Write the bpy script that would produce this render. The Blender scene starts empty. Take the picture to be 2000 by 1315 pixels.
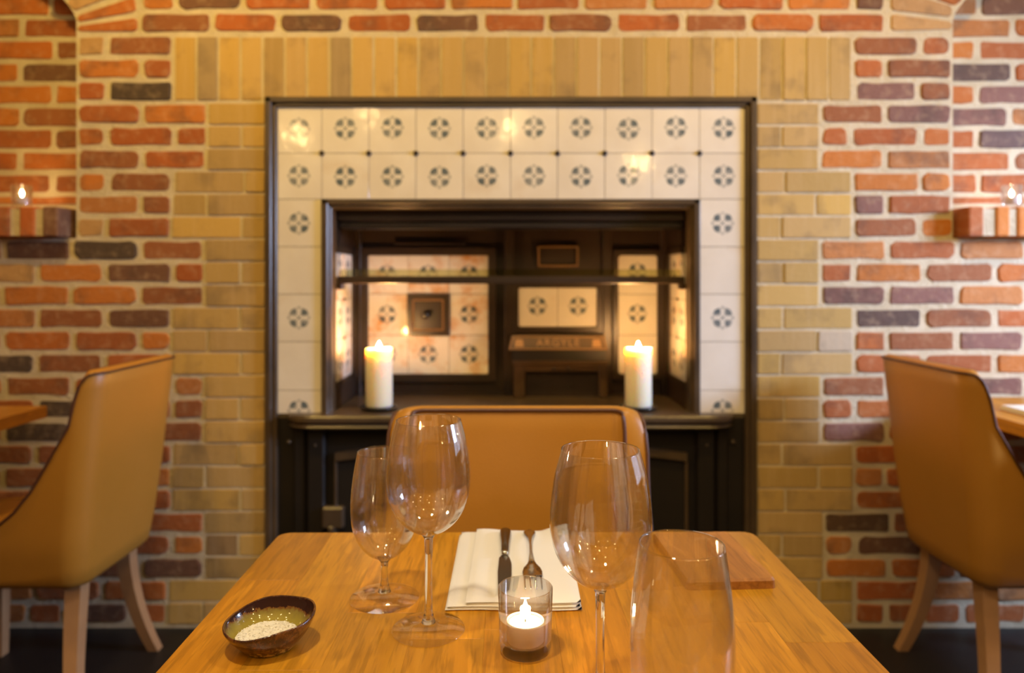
import bpy, bmesh, math, random
from mathutils import Vector, Matrix, noise as mnoise
R = random.Random(7)
PI = math.pi
SC = bpy.context.scene
COL = SC.collection

# ------------------------------------------------------------------ camera, world, lights, exposure
F = 1410.0            # focal length in pixels of a 2000 px wide frame
CX, HY, EYE = 998.0, 547.0, 1.127
WY = 2.334            # distance of the brick face from the camera
cam_d = bpy.data.cameras.new('camera'); cam = bpy.data.objects.new('camera', cam_d); COL.objects.link(cam)
cam.location = (0, 0, EYE); cam.rotation_euler = (PI/2, 0, 0)
cam_d.sensor_width = 36; cam_d.lens = 36*F/2000
cam_d.shift_x = (1000-CX)/2000; cam_d.shift_y = (HY-657.5)/2000
cam_d.clip_start = 0.02
cam_d.dof.use_dof = True; cam_d.dof.focus_distance = 0.70; cam_d.dof.aperture_fstop = 4.4
SC.camera = cam
SC.view_settings.view_transform = 'Standard'; SC.view_settings.look = 'None'
SC.view_settings.exposure = 0.42; SC.view_settings.gamma = 1.0
SC.view_settings.use_curve_mapping = False
SC.cycles.use_denoising = True
SC.cycles.max_bounces = 14; SC.cycles.transparent_max_bounces = 24; SC.cycles.transmission_bounces = 14
SC.cycles.sample_clamp_indirect = 6

world = bpy.data.worlds.new('world'); SC.world = world; world.use_nodes = True
world.node_tree.nodes['Background'].inputs[0].default_value = (0.62, 0.78, 1.0, 1)
world.node_tree.nodes['Background'].inputs[1].default_value = 1.3

WARM = (1.0, 0.62, 0.15)
def light(name, kind, loc, power, color, size=0.1, size_y=None, target=None, spot=None, blend=0.5, spread=None):
    d = bpy.data.lights.new(name, kind); d.energy = power; d.color = color
    if kind == 'AREA':
        d.shape = 'RECTANGLE'; d.size = size; d.size_y = size_y or size
        if spread: d.spread = spread
    elif kind == 'SPOT':
        d.shadow_soft_size = size; d.spot_size = spot; d.spot_blend = blend
    else:
        d.shadow_soft_size = size
    o = bpy.data.objects.new(name, d); COL.objects.link(o); o.location = loc
    if target is not None:
        o.rotation_euler = (Vector(target)-Vector(loc)).to_track_quat('-Z', 'Y').to_euler()
    return o
# warm ceiling spots that wash the brick wall from steeply above
for i, x in enumerate((-1.22, -0.45, 0.45, 1.2)):
    light('wall_spot', 'SPOT', (x, 1.38, 2.72), (44, 27, 25, 32)[i], WARM, 0.05, target=(x*0.95, 2.35, 1.55), spot=1.75, blend=1.0)
# warm spots over the table
light('table_spot', 'SPOT', (-0.35, 0.35, 2.7), 62, (1.0, 0.84, 0.60), 0.06, target=(0, 0.8, 0.75), spot=1.5, blend=1.0)
light('table_spot', 'SPOT', (0.75, 0.9, 2.7), 26, (1.0, 0.84, 0.60), 0.06, target=(0.1, 0.9, 0.75), spot=1.5, blend=1.0)
# soft warm bounce of the dining room behind the camera
light('room_glow', 'AREA', (0.0, -1.6, 2.62), 4, (1.0, 0.64, 0.24), 3.4, 1.6, target=(0.0, -1.2, 0.0))
# daylight falling through the window in the right wall
light('daylight', 'AREA', (3.05, 1.30, 1.62), 23, (0.55, 0.68, 1.0), 0.7, 0.45, target=(1.25, 2.25, 0.95), spread=1.6)

# ------------------------------------------------------------------ node helpers
class NT:
    def __init__(s, name):
        s.m = bpy.data.materials.new(name); s.m.use_nodes = True; s.t = s.m.node_tree
        s.b = s.t.nodes['Principled BSDF']; s.out = s.t.nodes['Material Output']
    def n(s, typ, **kw):
        nd = s.t.nodes.new(typ)
        for k, v in kw.items(): setattr(nd, k, v)
        return nd
    def put(s, sock, v):
        if v is None: return
        if isinstance(v, bpy.types.NodeSocket): s.t.links.new(v, sock)
        else:
            if isinstance(v, (tuple, list)) and len(v) == 3 and sock.type == 'RGBA': v = (*v, 1)
            sock.default_value = v
    def math(s, op, a, b=None, c=None, clamp=False):
        nd = s.n('ShaderNodeMath', operation=op, use_clamp=clamp)
        s.put(nd.inputs[0], a); s.put(nd.inputs[1], b); s.put(nd.inputs[2], c)
        return nd.outputs[0]
    def vec(s, op, a, b=None):
        nd = s.n('ShaderNodeVectorMath', operation=op); s.put(nd.inputs[0], a); s.put(nd.inputs[1], b)
        return nd.outputs[0]
    def mix(s, f, a, b, mode='MIX'):
        nd = s.n('ShaderNodeMix', data_type='RGBA', blend_type=mode)
        s.put(nd.inputs[0], f); s.put(nd.inputs[6], a); s.put(nd.inputs[7], b)
        return nd.outputs[2]
    def ramp(s, f, stops, interp='LINEAR'):
        nd = s.n('ShaderNodeValToRGB'); cr = nd.color_ramp; cr.interpolation = interp
        while len(cr.elements) > 1: cr.elements.remove(cr.elements[-1])
        cr.elements[0].position = stops[0][0]; c = stops[0][1]
        cr.elements[0].color = (*c, 1) if isinstance(c, tuple) else (c, c, c, 1)
        for p, c in stops[1:]:
            e = cr.elements.new(p); e.color = (*c, 1) if isinstance(c, tuple) else (c, c, c, 1)
        s.put(nd.inputs[0], f); return nd.outputs[0]
    def coord(s, scale=(1, 1, 1), rand=True):
        tc = s.n('ShaderNodeTexCoord'); v = tc.outputs['Object']
        if rand:
            oi = s.n('ShaderNodeObjectInfo')
            v = s.vec('ADD', v, s.vec('MULTIPLY', oi.outputs['Location'], (3.17, 5.3, 7.71)))
        return s.vec('MULTIPLY', v, scale)
    def noise(s, v, scale, detail=3, rough=0.55, dist=0.0):
        nd = s.n('ShaderNodeTexNoise'); s.put(nd.inputs['Vector'], v)
        nd.inputs['Scale'].default_value = scale; nd.inputs['Detail'].default_value = detail
        nd.inputs['Roughness'].default_value = rough; nd.inputs['Distortion'].default_value = dist
        return nd.outputs[0]
    def bump(s, h, strength, dist):
        nd = s.n('ShaderNodeBump'); s.put(nd.inputs['Height'], h)
        nd.inputs['Strength'].default_value = strength; nd.inputs['Distance'].default_value = dist
        s.t.links.new(nd.outputs[0], s.b.inputs['Normal'])
    def set(s, **kw):
        for k, v in kw.items(): s.put(s.b.inputs[k.replace('_', ' ')], v)
        return s

M = {}
def mat_brick(name, vary, bumpd, rough=0.85, banded=False):
    t = NT(name); oi = t.n('ShaderNodeObjectInfo'); c = oi.outputs['Color']
    v = t.coord(); n1 = t.noise(v, 9, 4, 0.6)
    n2 = t.noise(t.coord((14, 1, 1)) if banded else v, 30 if not banded else 4, 3, 0.6)
    dark = t.mix(0.62, c, (0.07, 0.05, 0.04)); lite = t.mix(0.35, c, (0.75, 0.55, 0.34))
    col = t.mix(t.math('MULTIPLY', t.ramp(n1, [(0.52, 0.0), (0.68, 1.0)]), vary), c, dark)
    col = t.mix(t.math('MULTIPLY', t.ramp(n2, [(0.50, 0.0), (0.72, 1.0)]), vary*0.7), col, lite)
    t.set(Base_Color=col, Roughness=rough); t.bump(t.noise(v, 70, 5, 0.7), 0.9, bumpd)
    return t.m
M['red'] = mat_brick('red_brick', 0.75, 0.004)
M['yellow'] = mat_brick('yellow_brick', 0.55, 0.0015, banded=True)
t = NT('mortar'); v = t.coord(rand=False)
t.set(Base_Color=t.ramp(t.noise(v, 12, 4), [(0.3, (0.54, 0.46, 0.31)), (0.7, (0.68, 0.60, 0.44))]), Roughness=0.95)
t.bump(t.noise(v, 60, 5, 0.7), 1.0, 0.006); M['mortar'] = t.m

def mat_tile(name, motif, stained):
    t = NT(name); tc = t.n('ShaderNodeTexCoord'); sx = t.n('ShaderNodeSeparateXYZ')
    t.t.links.new(tc.outputs['Object'], sx.inputs[0])
    x, z = sx.outputs[0], sx.outputs[2]
    v = t.coord()
    base = t.ramp(t.noise(v, 7, 3), [(0.35, (0.74, 0.69, 0.61)), (0.7, (0.81, 0.77, 0.70))])
    base = t.mix(t.ramp(t.noise(v, 4.5, 4), [(0.60, 0.0), (0.74, 0.35)]), base, (0.52, 0.34, 0.16))
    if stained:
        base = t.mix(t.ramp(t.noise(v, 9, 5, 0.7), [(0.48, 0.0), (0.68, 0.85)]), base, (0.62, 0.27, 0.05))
    if motif:
        ax, az = t.math('ABSOLUTE', x), t.math('ABSOLUTE', z)
        def dist(a, b, ca, cb):
            da, db = t.math('SUBTRACT', a, ca), t.math('SUBTRACT', b, cb)
            return t.math('SQRT', t.math('ADD', t.math('MULTIPLY', da, da), t.math('MULTIPLY', db, db)))
        def less(d, r, s=0.0012):      # soft step: 1 inside r
            nd = t.n('ShaderNodeMapRange', interpolation_type='SMOOTHSTEP')
            t.put(nd.inputs[0], d); nd.inputs[1].default_value = r+s; nd.inputs[2].default_value = r-s
            nd.inputs[3].default_value = 0; nd.inputs[4].default_value = 1; return nd.outputs[0]
        r = dist(x, z, 0.0, 0.0)
        mx = t.math('MAXIMUM', ax, az); mn = t.math('MINIMUM', ax, az)
        lobe = less(dist(ax, az, 0.0175, 0.0175), 0.0108)
        lobe2 = less(dist(mx, mn, 0.0240, 0.0135), 0.0062)
        ring = t.math('MULTIPLY', less(t.math('ABSOLUTE', t.math('SUBTRACT', r, 0.0335)), 0.0011), 0.50)
        bud = t.math('MULTIPLY', less(dist(mx, mn, 0.0335, 0.0), 0.0042), 0.7)
        dot = less(r, 0.0040)
        crs = t.math('MULTIPLY', less(t.math('SUBTRACT', ax, az), 0.0016), less(t.math('SUBTRACT', az, ax), 0.0016))
        crs = t.math('MULTIPLY', crs, less(r, 0.030))
        arc = t.math('MULTIPLY', less(t.math('ABSOLUTE', t.math('SUBTRACT', dist(mx, mn, 0.020, 0.0), 0.0075)), 0.0009), 0.55)
        k = lobe
        for q in (lobe2, ring, bud, dot, crs, arc): k = t.math('MAXIMUM', k, q)
        k = t.math('MULTIPLY', k, t.ramp(t.noise(v, 60, 2), [(0.3, 0.62), (0.6, 0.92)]))
        base = t.mix(k, base, (0.055, 0.095, 0.125))
    t.set(Base_Color=base, Roughness=0.10)
    t.bump(t.noise(v, 14, 2), 0.25, 0.004)
    return t.m
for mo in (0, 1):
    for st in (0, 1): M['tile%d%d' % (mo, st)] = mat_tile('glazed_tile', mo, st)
t = NT('tile_grout'); t.set(Base_Color=(0.16, 0.12, 0.07), Roughness=0.9); M['grout'] = t.m

def simple(key, color, rough=0.5, metal=0.0, bump=None, vary=None, **kw):
    t = NT(key); v = t.coord()
    c = color
    if vary: c = t.ramp(t.noise(v, vary[0], 4), [(0.3, color), (0.7, vary[1])])
    t.set(Base_Color=c, Roughness=rough, Metallic=metal, **kw)
    if bump: t.bump(t.noise(v, bump[0], 3), 0.6, bump[1])
    M[key] = t.m; return t
simple('iron', (0.022, 0.013, 0.009), 0.38, 0.0, (40, 0.0008), (6, (0.040, 0.024, 0.015)))
simple('worn_iron', (0.060, 0.034, 0.017), 0.30, 0.0, (40, 0.0005), (9, (0.09, 0.05, 0.025)))
simple('bronze_highlight', (0.30, 0.16, 0.07), 0.35, 0.0, (40, 0.0005))  # orange light put into the moulding colour; bronze for plate border and letters
simple('iron_plain', (0.010, 0.008, 0.007), 0.45, 0.0, (30, 0.0008), (6, (0.016, 0.012, 0.010)))
simple('bronze_paint', (0.055, 0.038, 0.024), 0.32, 0.0, (40, 0.0005), (8, (0.09, 0.06, 0.035)))
simple('leather', (0.47, 0.213, 0.026), 0.40, 0.0, (260, 0.0004), (5, (0.51, 0.230, 0.033)))
simple('piping', (0.10, 0.035, 0.016), 0.45)
simple('chair_wood', (0.46, 0.25, 0.12), 0.42, 0.0, None, (14, (0.52, 0.29, 0.14)))
simple('linen', (0.80, 0.77, 0.70), 0.85, 0.0, (500, 0.0003))
simple('steel', (0.55, 0.52, 0.48), 0.16, 1.0)
simple('dark_steel', (0.16, 0.14, 0.12), 0.22, 1.0)
simple('floor_black', (0.010, 0.010, 0.012), 0.45, 0.0, (5, 0.001), (3, (0.016, 0.015, 0.016)))
simple('plaster', (0.17, 0.12, 0.075), 0.9)
simple('dark_paint', (0.06, 0.045, 0.035), 0.6)
simple('frame_white', (0.7, 0.7, 0.68), 0.5)
simple('wax', (0.92, 0.86, 0.70), 0.45, 0.0, None, None, Subsurface_Weight=0.8, Subsurface_Radius=(0.030, 0.018, 0.008), Subsurface_Scale=1.0)
simple('wick', (0.02, 0.015, 0.01), 0.9)
simple('cup_metal', (0.80, 0.70, 0.62), 0.5, 0.15)
simple('dish_black', (0.012, 0.012, 0.015), 0.18)
simple('salt', (0.86, 0.82, 0.70), 0.55, 0.0, (600, 0.002))
simple('brass', (0.45, 0.28, 0.10), 0.3, 0.9)

def emit(key, color, strength):
    t = NT(key); t.set(Base_Color=(0, 0, 0), Emission_Color=color, Emission_Strength=strength); M[key] = t.m
emit('flame', (1.0, 0.74, 0.42), 160)
emit('bulb', (1.0, 0.66, 0.26), 120)

def glass(key, through, tint=(1, 1, 1), ior=1.5):
    t = NT(key); g = t.n('ShaderNodeBsdfGlass'); g.inputs['Color'].default_value = (*tint, 1)
    g.inputs['Roughness'].default_value = 0.0; g.inputs['IOR'].default_value = ior
    tr = t.n('ShaderNodeBsdfTransparent'); tr.inputs[0].default_value = (*tint, 1)
    mx = t.n('ShaderNodeMixShader'); mx.inputs[0].default_value = through
    t.t.links.new(g.outputs[0], mx.inputs[1]); t.t.links.new(tr.outputs[0], mx.inputs[2])
    t.t.links.new(mx.outputs[0], t.out.inputs[0]); M[key] = t.m
def thin(key, refr, ior=1.5, boost=1.0):
    t = NT(key); gl = t.n('ShaderNodeBsdfGlossy'); gl.inputs['Roughness'].default_value = 0.0; gl.inputs[0].default_value = (1, 1, 1, 1)
    tr = t.n('ShaderNodeBsdfTransparent'); m1 = t.n('ShaderNodeMixShader')
    ge = t.n('ShaderNodeNewGeometry'); dt = t.n('ShaderNodeVectorMath', operation='DOT_PRODUCT')
    t.t.links.new(ge.outputs['Incoming'], dt.inputs[0]); t.t.links.new(ge.outputs['Normal'], dt.inputs[1])
    sch = t.math('MULTIPLY_ADD', t.math('POWER', t.math('SUBTRACT', 1.0, t.math('ABSOLUTE', dt.outputs['Value'])), 5.0), 0.96, 0.04)
    t.put(m1.inputs[0], t.math('MULTIPLY', sch, boost, clamp=True)); t.t.links.new(tr.outputs[0], m1.inputs[1]); t.t.links.new(gl.outputs[0], m1.inputs[2])
    g = t.n('ShaderNodeBsdfGlass'); g.inputs['Roughness'].default_value = 0.0; g.inputs['IOR'].default_value = ior
    m2 = t.n('ShaderNodeMixShader'); m2.inputs[0].default_value = refr
    t.t.links.new(m1.outputs[0], m2.inputs[1]); t.t.links.new(g.outputs[0], m2.inputs[2]); t.t.links.new(m2.outputs[0], t.out.inputs[0]); M[key] = t.m
thin('bowl_glass', 0.20, 1.5, 1.9)
thin('votive_glass', 0.25, 1.5, 1.5)
thin('foot_glass', 0.06, 1.5, 1.2)
glass('stem_glass', 0.10, (1, 1, 1))
glass('green_glass', 0.9, (0.84, 0.86, 0.66))
glass('window_glass', 0.9, (0.97, 0.98, 1.0))

def mat_wood(name, a, b, c, rough, grain=1.0):
    t = NT(name); v = t.coord((1.0, 0.07, 1.0)); oi = t.n('ShaderNodeObjectInfo')
    n1 = t.noise(v, 45*grain, 5, 0.6, 0.15); n2 = t.noise(v, 190*grain, 3, 0.6)
    col = t.ramp(n1, [(0.3, a), (0.55, b), (0.75, c)])
    col = t.mix(t.ramp(n2, [(0.48, 0.0), (0.62, 0.45)]), col, tuple(q*0.55 for q in a))
    fl = t.noise(t.coord((1.0, 0.16, 1.0)), 90, 2, 0.5, 0.3)
    col = t.mix(t.ramp(fl, [(0.62, 0.0), (0.70, 0.30)]), col, tuple(min(1, q*1.35) for q in c))
    col = t.mix(1.0, col, oi.outputs['Color'], 'MULTIPLY')
    t.set(Base_Color=col, Roughness=rough); t.bump(n2, 0.25, 0.0006)
    return t.m
M['oak'] = mat_wood('oak', (0.46, 0.190, 0.010), (0.58, 0.250, 0.013), (0.68, 0.310, 0.022), 0.34)
M['board_wood'] = mat_wood('board_wood', (0.30, 0.115, 0.022), (0.42, 0.175, 0.034), (0.50, 0.22, 0.045), 0.5, 0.8)

t = NT('glazed_stoneware'); tc = t.n('ShaderNodeTexCoord'); sx = t.n('ShaderNodeSeparateXYZ')
t.t.links.new(tc.outputs['Object'], sx.inputs[0]); v = t.coord(rand=False)
n = t.noise(v, 90, 5, 0.7, 0.5); hgt = t.math('ADD', t.math('MULTIPLY', sx.outputs[2], 30), t.math('MULTIPLY', n, 0.7))
out = t.mix(t.ramp(n, [(0.45, 0.0), (0.6, 1.0)]), (0.045, 0.014, 0.008), (0.17, 0.065, 0.018))
gold = t.mix(t.ramp(t.noise(v, 220, 3), [(0.45, 0.0), (0.6, 1.0)]), (0.05, 0.02, 0.01), (0.48, 0.30, 0.07))
out = t.mix(t.ramp(hgt, [(0.50, 1.0), (0.72, 0.0)]), out, gold)
t.set(Base_Color=out, Roughness=0.14, Coat_Weight=0.6); t.bump(n, 0.4, 0.002); M['stoneware'] = t.m
t = NT('bowl_inner_glaze'); v = t.coord(rand=False); n = t.noise(v, 110, 5, 0.7)
tc = t.n('ShaderNodeTexCoord'); sx = t.n('ShaderNodeSeparateXYZ'); t.t.links.new(tc.outputs['Object'], sx.inputs[0])
h2 = t.math('ADD', t.math('MULTIPLY', sx.outputs[2], 32), t.math('MULTIPLY', n, 0.45))
c = t.ramp(h2, [(0.70, (0.34, 0.27, 0.05)), (0.90, (0.26, 0.20, 0.05)), (1.04, (0.18, 0.06, 0.02)), (1.2, (0.04, 0.015, 0.012))])
t.set(Base_Color=c, Roughness=0.1, Coat_Weight=0.7); M['bowl_inner'] = t.m

# ------------------------------------------------------------------ mesh helpers
def tag(o, label=None, cat=None, group=None, kind=None):
    if label: o['label'] = label
    if cat: o['category'] = cat
    if group: o['group'] = group
    if kind: o['kind'] = kind
    return o
def empty(name, loc=(0, 0, 0), rz=0.0, **kw):
    o = bpy.data.objects.new(name, None); COL.objects.link(o); o.location = loc; o.rotation_euler = (0, 0, rz)
    o.empty_display_size = 0.05
    return tag(o, **kw)
class MB:
    def __init__(s): s.b = bmesh.new()
    def box(s, x0, x1, y0, y1, z0, z1, bev=0.0, seg=1):
        r = bmesh.ops.create_cube(s.b, size=1.0)
        bmesh.ops.scale(s.b, vec=(x1-x0, y1-y0, z1-z0), verts=r['verts'])
        bmesh.ops.translate(s.b, vec=((x0+x1)/2, (y0+y1)/2, (z0+z1)/2), verts=r['verts'])
        if bev > 0:
            ed = list({e for v in r['verts'] for e in v.link_edges})
            bmesh.ops.bevel(s.b, geom=ed, offset=bev, segments=seg, affect='EDGES', profile=0.5)
        return s
    def rings(s, rings, cap0=True, cap1=True, closed=True):
        vs = [[s.b.verts.new(p) for p in ring] for ring in rings]
        n = len(vs[0])
        for a, b in zip(vs, vs[1:]):
            for i in range(n if closed else n-1):
                j = (i+1) % n
                try: s.b.faces.new((a[i], a[j], b[j], b[i]))
                except ValueError: pass
        if cap0: s.b.faces.new(list(reversed(vs[0])))
        if cap1: s.b.faces.new(vs[-1])
        return s
    def lathe(s, prof, n=48, cap0=True, cap1=True, c=(0, 0), f=None):
        rg = []
        for r, z in prof:
            ring = []
            for i in range(n):
                a = 2*PI*i/n; p = (c[0]+r*math.cos(a), c[1]+r*math.sin(a), z)
                ring.append(f(p, a) if f else p)
            rg.append(ring)
        return s.rings(rg, cap0, cap1)
    def prism_y(s, pts, y0, y1, bev=0.0):      # polygon in XZ extruded along Y (front y0)
        rg = []
        if bev:
            cx = sum(p[0] for p in pts)/len(pts); cz = sum(p[1] for p in pts)/len(pts)
            rg.append([(x+(cx-x)*bev/max(1e-6, math.hypot(x-cx, z-cz)), y0, z+(cz-z)*bev/max(1e-6, math.hypot(x-cx, z-cz))) for x, z in pts])
            rg.append([(x, y0+bev, z) for x, z in pts])
        else: rg.append([(x, y0, z) for x, z in pts])
        rg.append([(x, y1, z) for x, z in pts])
        return s.rings(rg)
    def prism_z(s, pts, z0, z1, bev=0.0):
        rg = [[(x, y, z0) for x, y in pts]]
        if bev:
            cx = sum(p[0] for p in pts)/len(pts); cy = sum(p[1] for p in pts)/len(pts)
            rg.append([(x, y, z1-bev) for x, y in pts])
            rg.append([(x+(cx-x)*bev/max(1e-6, math.hypot(x-cx, y-cy)), y+(cy-y)*bev/max(1e-6, math.hypot(x-cx, y-cy)), z1) for x, y in pts])
        else: rg.append([(x, y, z1) for x, y in pts])
        return s.rings(rg)
    def tube(s, pts, r, n=8):
        P = [Vector(p) for p in pts]; rg = []
        for i, p in enumerate(P):
            d = (P[min(i+1, len(P)-1)]-P[max(i-1, 0)]).normalized()
            up = Vector((0, 0, 1)) if abs(d.z) < 0.9 else Vector((0, 1, 0))
            a = d.cross(up).normalized(); b = a.cross(d)
            rr = r[i] if isinstance(r, (list, tuple)) else r
            rg.append([tuple(p+a*rr*math.cos(2*PI*k/n)+b*rr*math.sin(2*PI*k/n)) for k in range(n)])
        return s.rings(rg)
    def build(s, name, mat, parent=None, loc=(0, 0, 0), rot=(0, 0, 0), smooth=False, color=None, **kw):
        bmesh.ops.recalc_face_normals(s.b, faces=s.b.faces)
        me = bpy.data.meshes.new(name); s.b.to_mesh(me); s.b.free()
        me.materials.append(mat)
        if smooth:
            for p in me.polygons: p.use_smooth = True
        return link(name, me, parent, loc, rot, color, **kw)
def link(name, me, parent=None, loc=(0, 0, 0), rot=(0, 0, 0), color=None, **kw):
    o = bpy.data.objects.new(name, me); COL.objects.link(o)
    if parent is not None: o.parent = parent
    o.location = loc; o.rotation_euler = rot
    if color: o.color = (*color, 1)
    return tag(o, **kw)
def subsurf(o, lv=2):
    m = o.modifiers.new('subdivision', 'SUBSURF'); m.levels = lv; m.render_levels = lv
    for p in o.data.polygons: p.use_smooth = True
    return o
def WX(px, Y=WY): return (px-CX)*Y/F
def WZ(py, Y=WY): return EYE-(py-HY)*Y/F

# ------------------------------------------------------------------ the room
def struct(name, mb, mat, parent=None): return mb.build(name, mat, parent, kind='structure')
XL, XR, YB, ZC = -2.75, 3.15, -3.2, 2.9
struct('floor', MB().box(XL-0.1, XR+0.1, YB-0.1, 2.9, -0.1, 0.0), M['floor_black'])
struct('ceiling', MB().box(XL-0.1, XR+0.1, YB-0.1, 2.9, ZC, ZC+0.1), M['plaster'])
struct('wall_left', MB().box(XL-0.1, XL, YB, 2.9, 0, ZC), M['plaster'])
struct('wall_front', MB().box(XL, XR, YB-0.1, YB, 0, ZC), M['plaster'])
wr = MB()
wr.box(XR, XR+0.12, YB, 0.75, 0, ZC); wr.box(XR, XR+0.12, 2.2, 2.9, 0, ZC)
wr.box(XR, XR+0.12, 0.75, 2.2, 0, 0.85); wr.box(XR, XR+0.12, 0.75, 2.2, 2.25, ZC)
struct('wall_right', wr, M['plaster'])
w1 = empty('window_1', (XR+0.05, 1.475, 0.85), kind='structure')
fr = MB()
for a, b in ((-0.775, -0.72), (-0.03, 0.03), (0.72, 0.775)): fr.box(-0.03, 0.03, a, b, 0, 1.4)
fr.box(-0.03, 0.03, -0.775, 0.775, 0, 0.05); fr.box(-0.03, 0.03, -0.775, 0.775, 1.35, 1.4)
fr.build('window_frame', M['frame_white'], w1)
for a, b in ((-0.72, -0.03), (0.03, 0.72)): MB().box(-0.003, 0.003, a, b, 0.05, 1.35).build('pane', M['window_glass'], w1)

# back wall: mortar core behind separate bricks.  Brick faces lie at WY, joints 5 mm deeper
MY = WY+0.003; NY = WY+0.10
XP0, XP1 = WX(148), WX(1862)
SILL_Z = 1.262; FRX = 0.790; FRT = WZ(190)-0.004
wb = MB()
wb.box(XP0, -FRX, MY, MY+0.42, 0, ZC); wb.box(FRX, XP1, MY, MY+0.42, 0, ZC)
wb.box(-FRX, FRX, MY, MY+0.42, FRT, ZC)
wb.box(XL, XP0, MY, MY+0.30, 0, SILL_Z); wb.box(XP1, XR, MY, MY+0.30, 0, SILL_Z)
wb.box(XL, XP0, NY+0.003, NY+0.30, SILL_Z, ZC); wb.box(XP1, XR, NY+0.003, NY+0.30, SILL_Z, ZC)
wb.box(-FRX, FRX, 2.76, 2.86, 0, FRT)
# arched heads of the two niches
def arch(side):
    x0 = XP0 if side < 0 else XP1
    pts = [(0, WZ(38)), (-0.008, WZ(25)), (-0.025, WZ(10)), (-0.055, WZ(-12)), (-0.11, WZ(-45)), (-0.20, WZ(-80)), (-0.34, WZ(-108)), (-0.55, WZ(-125)),
           (-0.80, WZ(-118)), (-0.98, WZ(-90)), (-1.10, WZ(-30)), (-1.13, WZ(30)), (-1.13, SILL_Z)]
    lo = [(x0+p[0]*(1 if side < 0 else -1), p[1]) for p in pts]
    lim = XL if side < 0 else XR
    poly_rings = []
    m = MB()
    for (xa, za), (xb, zb) in zip(lo, lo[1:]):
        if abs(xa-xb) < 1e-5: continue
        m.rings([[(xa, MY, za), (xb, MY, zb), (xb, MY, ZC), (xa, MY, ZC)], [(xa, NY+0.003, za), (xb, NY+0.003, zb), (xb, NY+0.003, ZC), (xa, NY+0.003, ZC)]])
    xe = lo[-1][0]; a, b = sorted((xe, lim))
    m.box(a, b, MY, NY+0.003, SILL_Z, ZC)
    return m
wall = struct('wall_back', wb, M['mortar'])
for s in (-1, 1): arch(s).build('niche_arch', M['mortar'], wall)

REDS = [(0.56, 0.172, 0.034), (0.50, 0.140, 0.032), (0.62, 0.215, 0.040), (0.44, 0.135, 0.038), (0.36, 0.130, 0.048), (0.58, 0.235, 0.070), (0.52, 0.158, 0.040)]
BROWN = (0.20, 0.095, 0.055); DARK = (0.105, 0.070, 0.050); PALE = (0.60, 0.36, 0.15); PURP = (0.28, 0.135, 0.105)
YEL = [(0.56, 0.375, 0.125), (0.60, 0.40, 0.13), (0.51, 0.345, 0.13), (0.57, 0.385, 0.15), (0.63, 0.41, 0.11)]
def brick(px0, px1, py0, py1, Y, kind, parent, color=None, poly=None, joint=None, front=None):
    """one brick as its own rounded, slightly irregular block; px bounds run joint centre to joint centre"""
    red = kind == 'red'
    jx, jz = joint or ((0.0086, 0.0080) if red else (0.0040, 0.0038))
    yc = Y
    x0, x1 = WX(px0, Y)+jx, WX(px1, Y)-jx; z1, z0 = WZ(py0, Y)-jz, WZ(py1, Y)+jz
    cx, cz = (x0+x1)/2, (z0+z1)/2; w, h = (x1-x0)/2, (z1-z0)/2
    if poly is not None:
        P = [(WX(a, Y), WZ(b, Y)) for a, b in poly]
        cx = sum(p[0] for p in P)/len(P); cz = sum(p[1] for p in P)/len(P)
        out = []
        for i, p in enumerate(P):
            q, r_ = P[i-1], P[(i+1) % len(P)]
            for o_ in (q, r_):
                f = min(0.3, 0.008/max(1e-4, math.hypot(o_[0]-p[0], o_[1]-p[1])))
                out.append((p[0]+(o_[0]-p[0])*f-cx, p[1]+(o_[1]-p[1])*f-cz))
        pts = out
    else:
        rc = (R.uniform(0.006, 0.016) if red else R.uniform(0.002, 0.005)); amp = 0.0022 if red else 0.0006
        pts = []
        for (sx, sz) in ((-1, -1), (1, -1), (1, 1), (-1, 1)):
            r2 = min(rc*R.uniform(0.6, 1.5), h*0.7, w*0.6)
            A = (sx*w, sz*(h-r2)); B = (sx*(w-r2*0.3), sz*(h-r2*0.3)); C = (sx*(w-r2), sz*h)
            seq = (A, B, C) if sx*sz > 0 else (C, B, A)
            pts += list(seq)
            if sz < 0 and sx < 0 or sz > 0 and sx > 0:      # mid points on the long edges
                for q in (0.33, 0.66) if w > 0.05 else ():
                    pts.append((sx*w*(1-2*q), sz*h))
        pts = [(a+R.uniform(-amp, amp), b+R.uniform(-amp, amp)) for a, b in pts]
    d = front if front is not None else R.uniform(-0.0025, 0.0015)
    bev = 0.005 if red else 0.002
    def inset(p, k):
        L = math.hypot(*p); f = max(0.5, 1-k/max(L, 1e-5)); return (p[0]*f, p[1]*f)
    mb = MB(); tw = R.uniform(-0.010, 0.010) if red else 0
    def yy(x, y): return y+x*tw
    r0 = [(*((p[0]),), 0.03, p[1]) for p in pts]
    r1 = [(p[0], yy(p[0], d+bev), p[1]) for p in pts]
    r2 = [(inset(p, bev*1.1)[0], yy(p[0], d), inset(p, bev*1.1)[1]) for p in pts]
    mb.rings([r2, r1, r0], cap1=False)
    c = color or (R.choice(REDS) if red else R.choice(YEL))
    k = R.uniform(0.88, 1.10)*(0.80 if red else 0.84); c = tuple(min(1, q*k) for q in c)
    return mb.build('brick', M['red' if red else 'yellow'], parent, loc=(cx, yc, cz), color=c)

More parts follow.
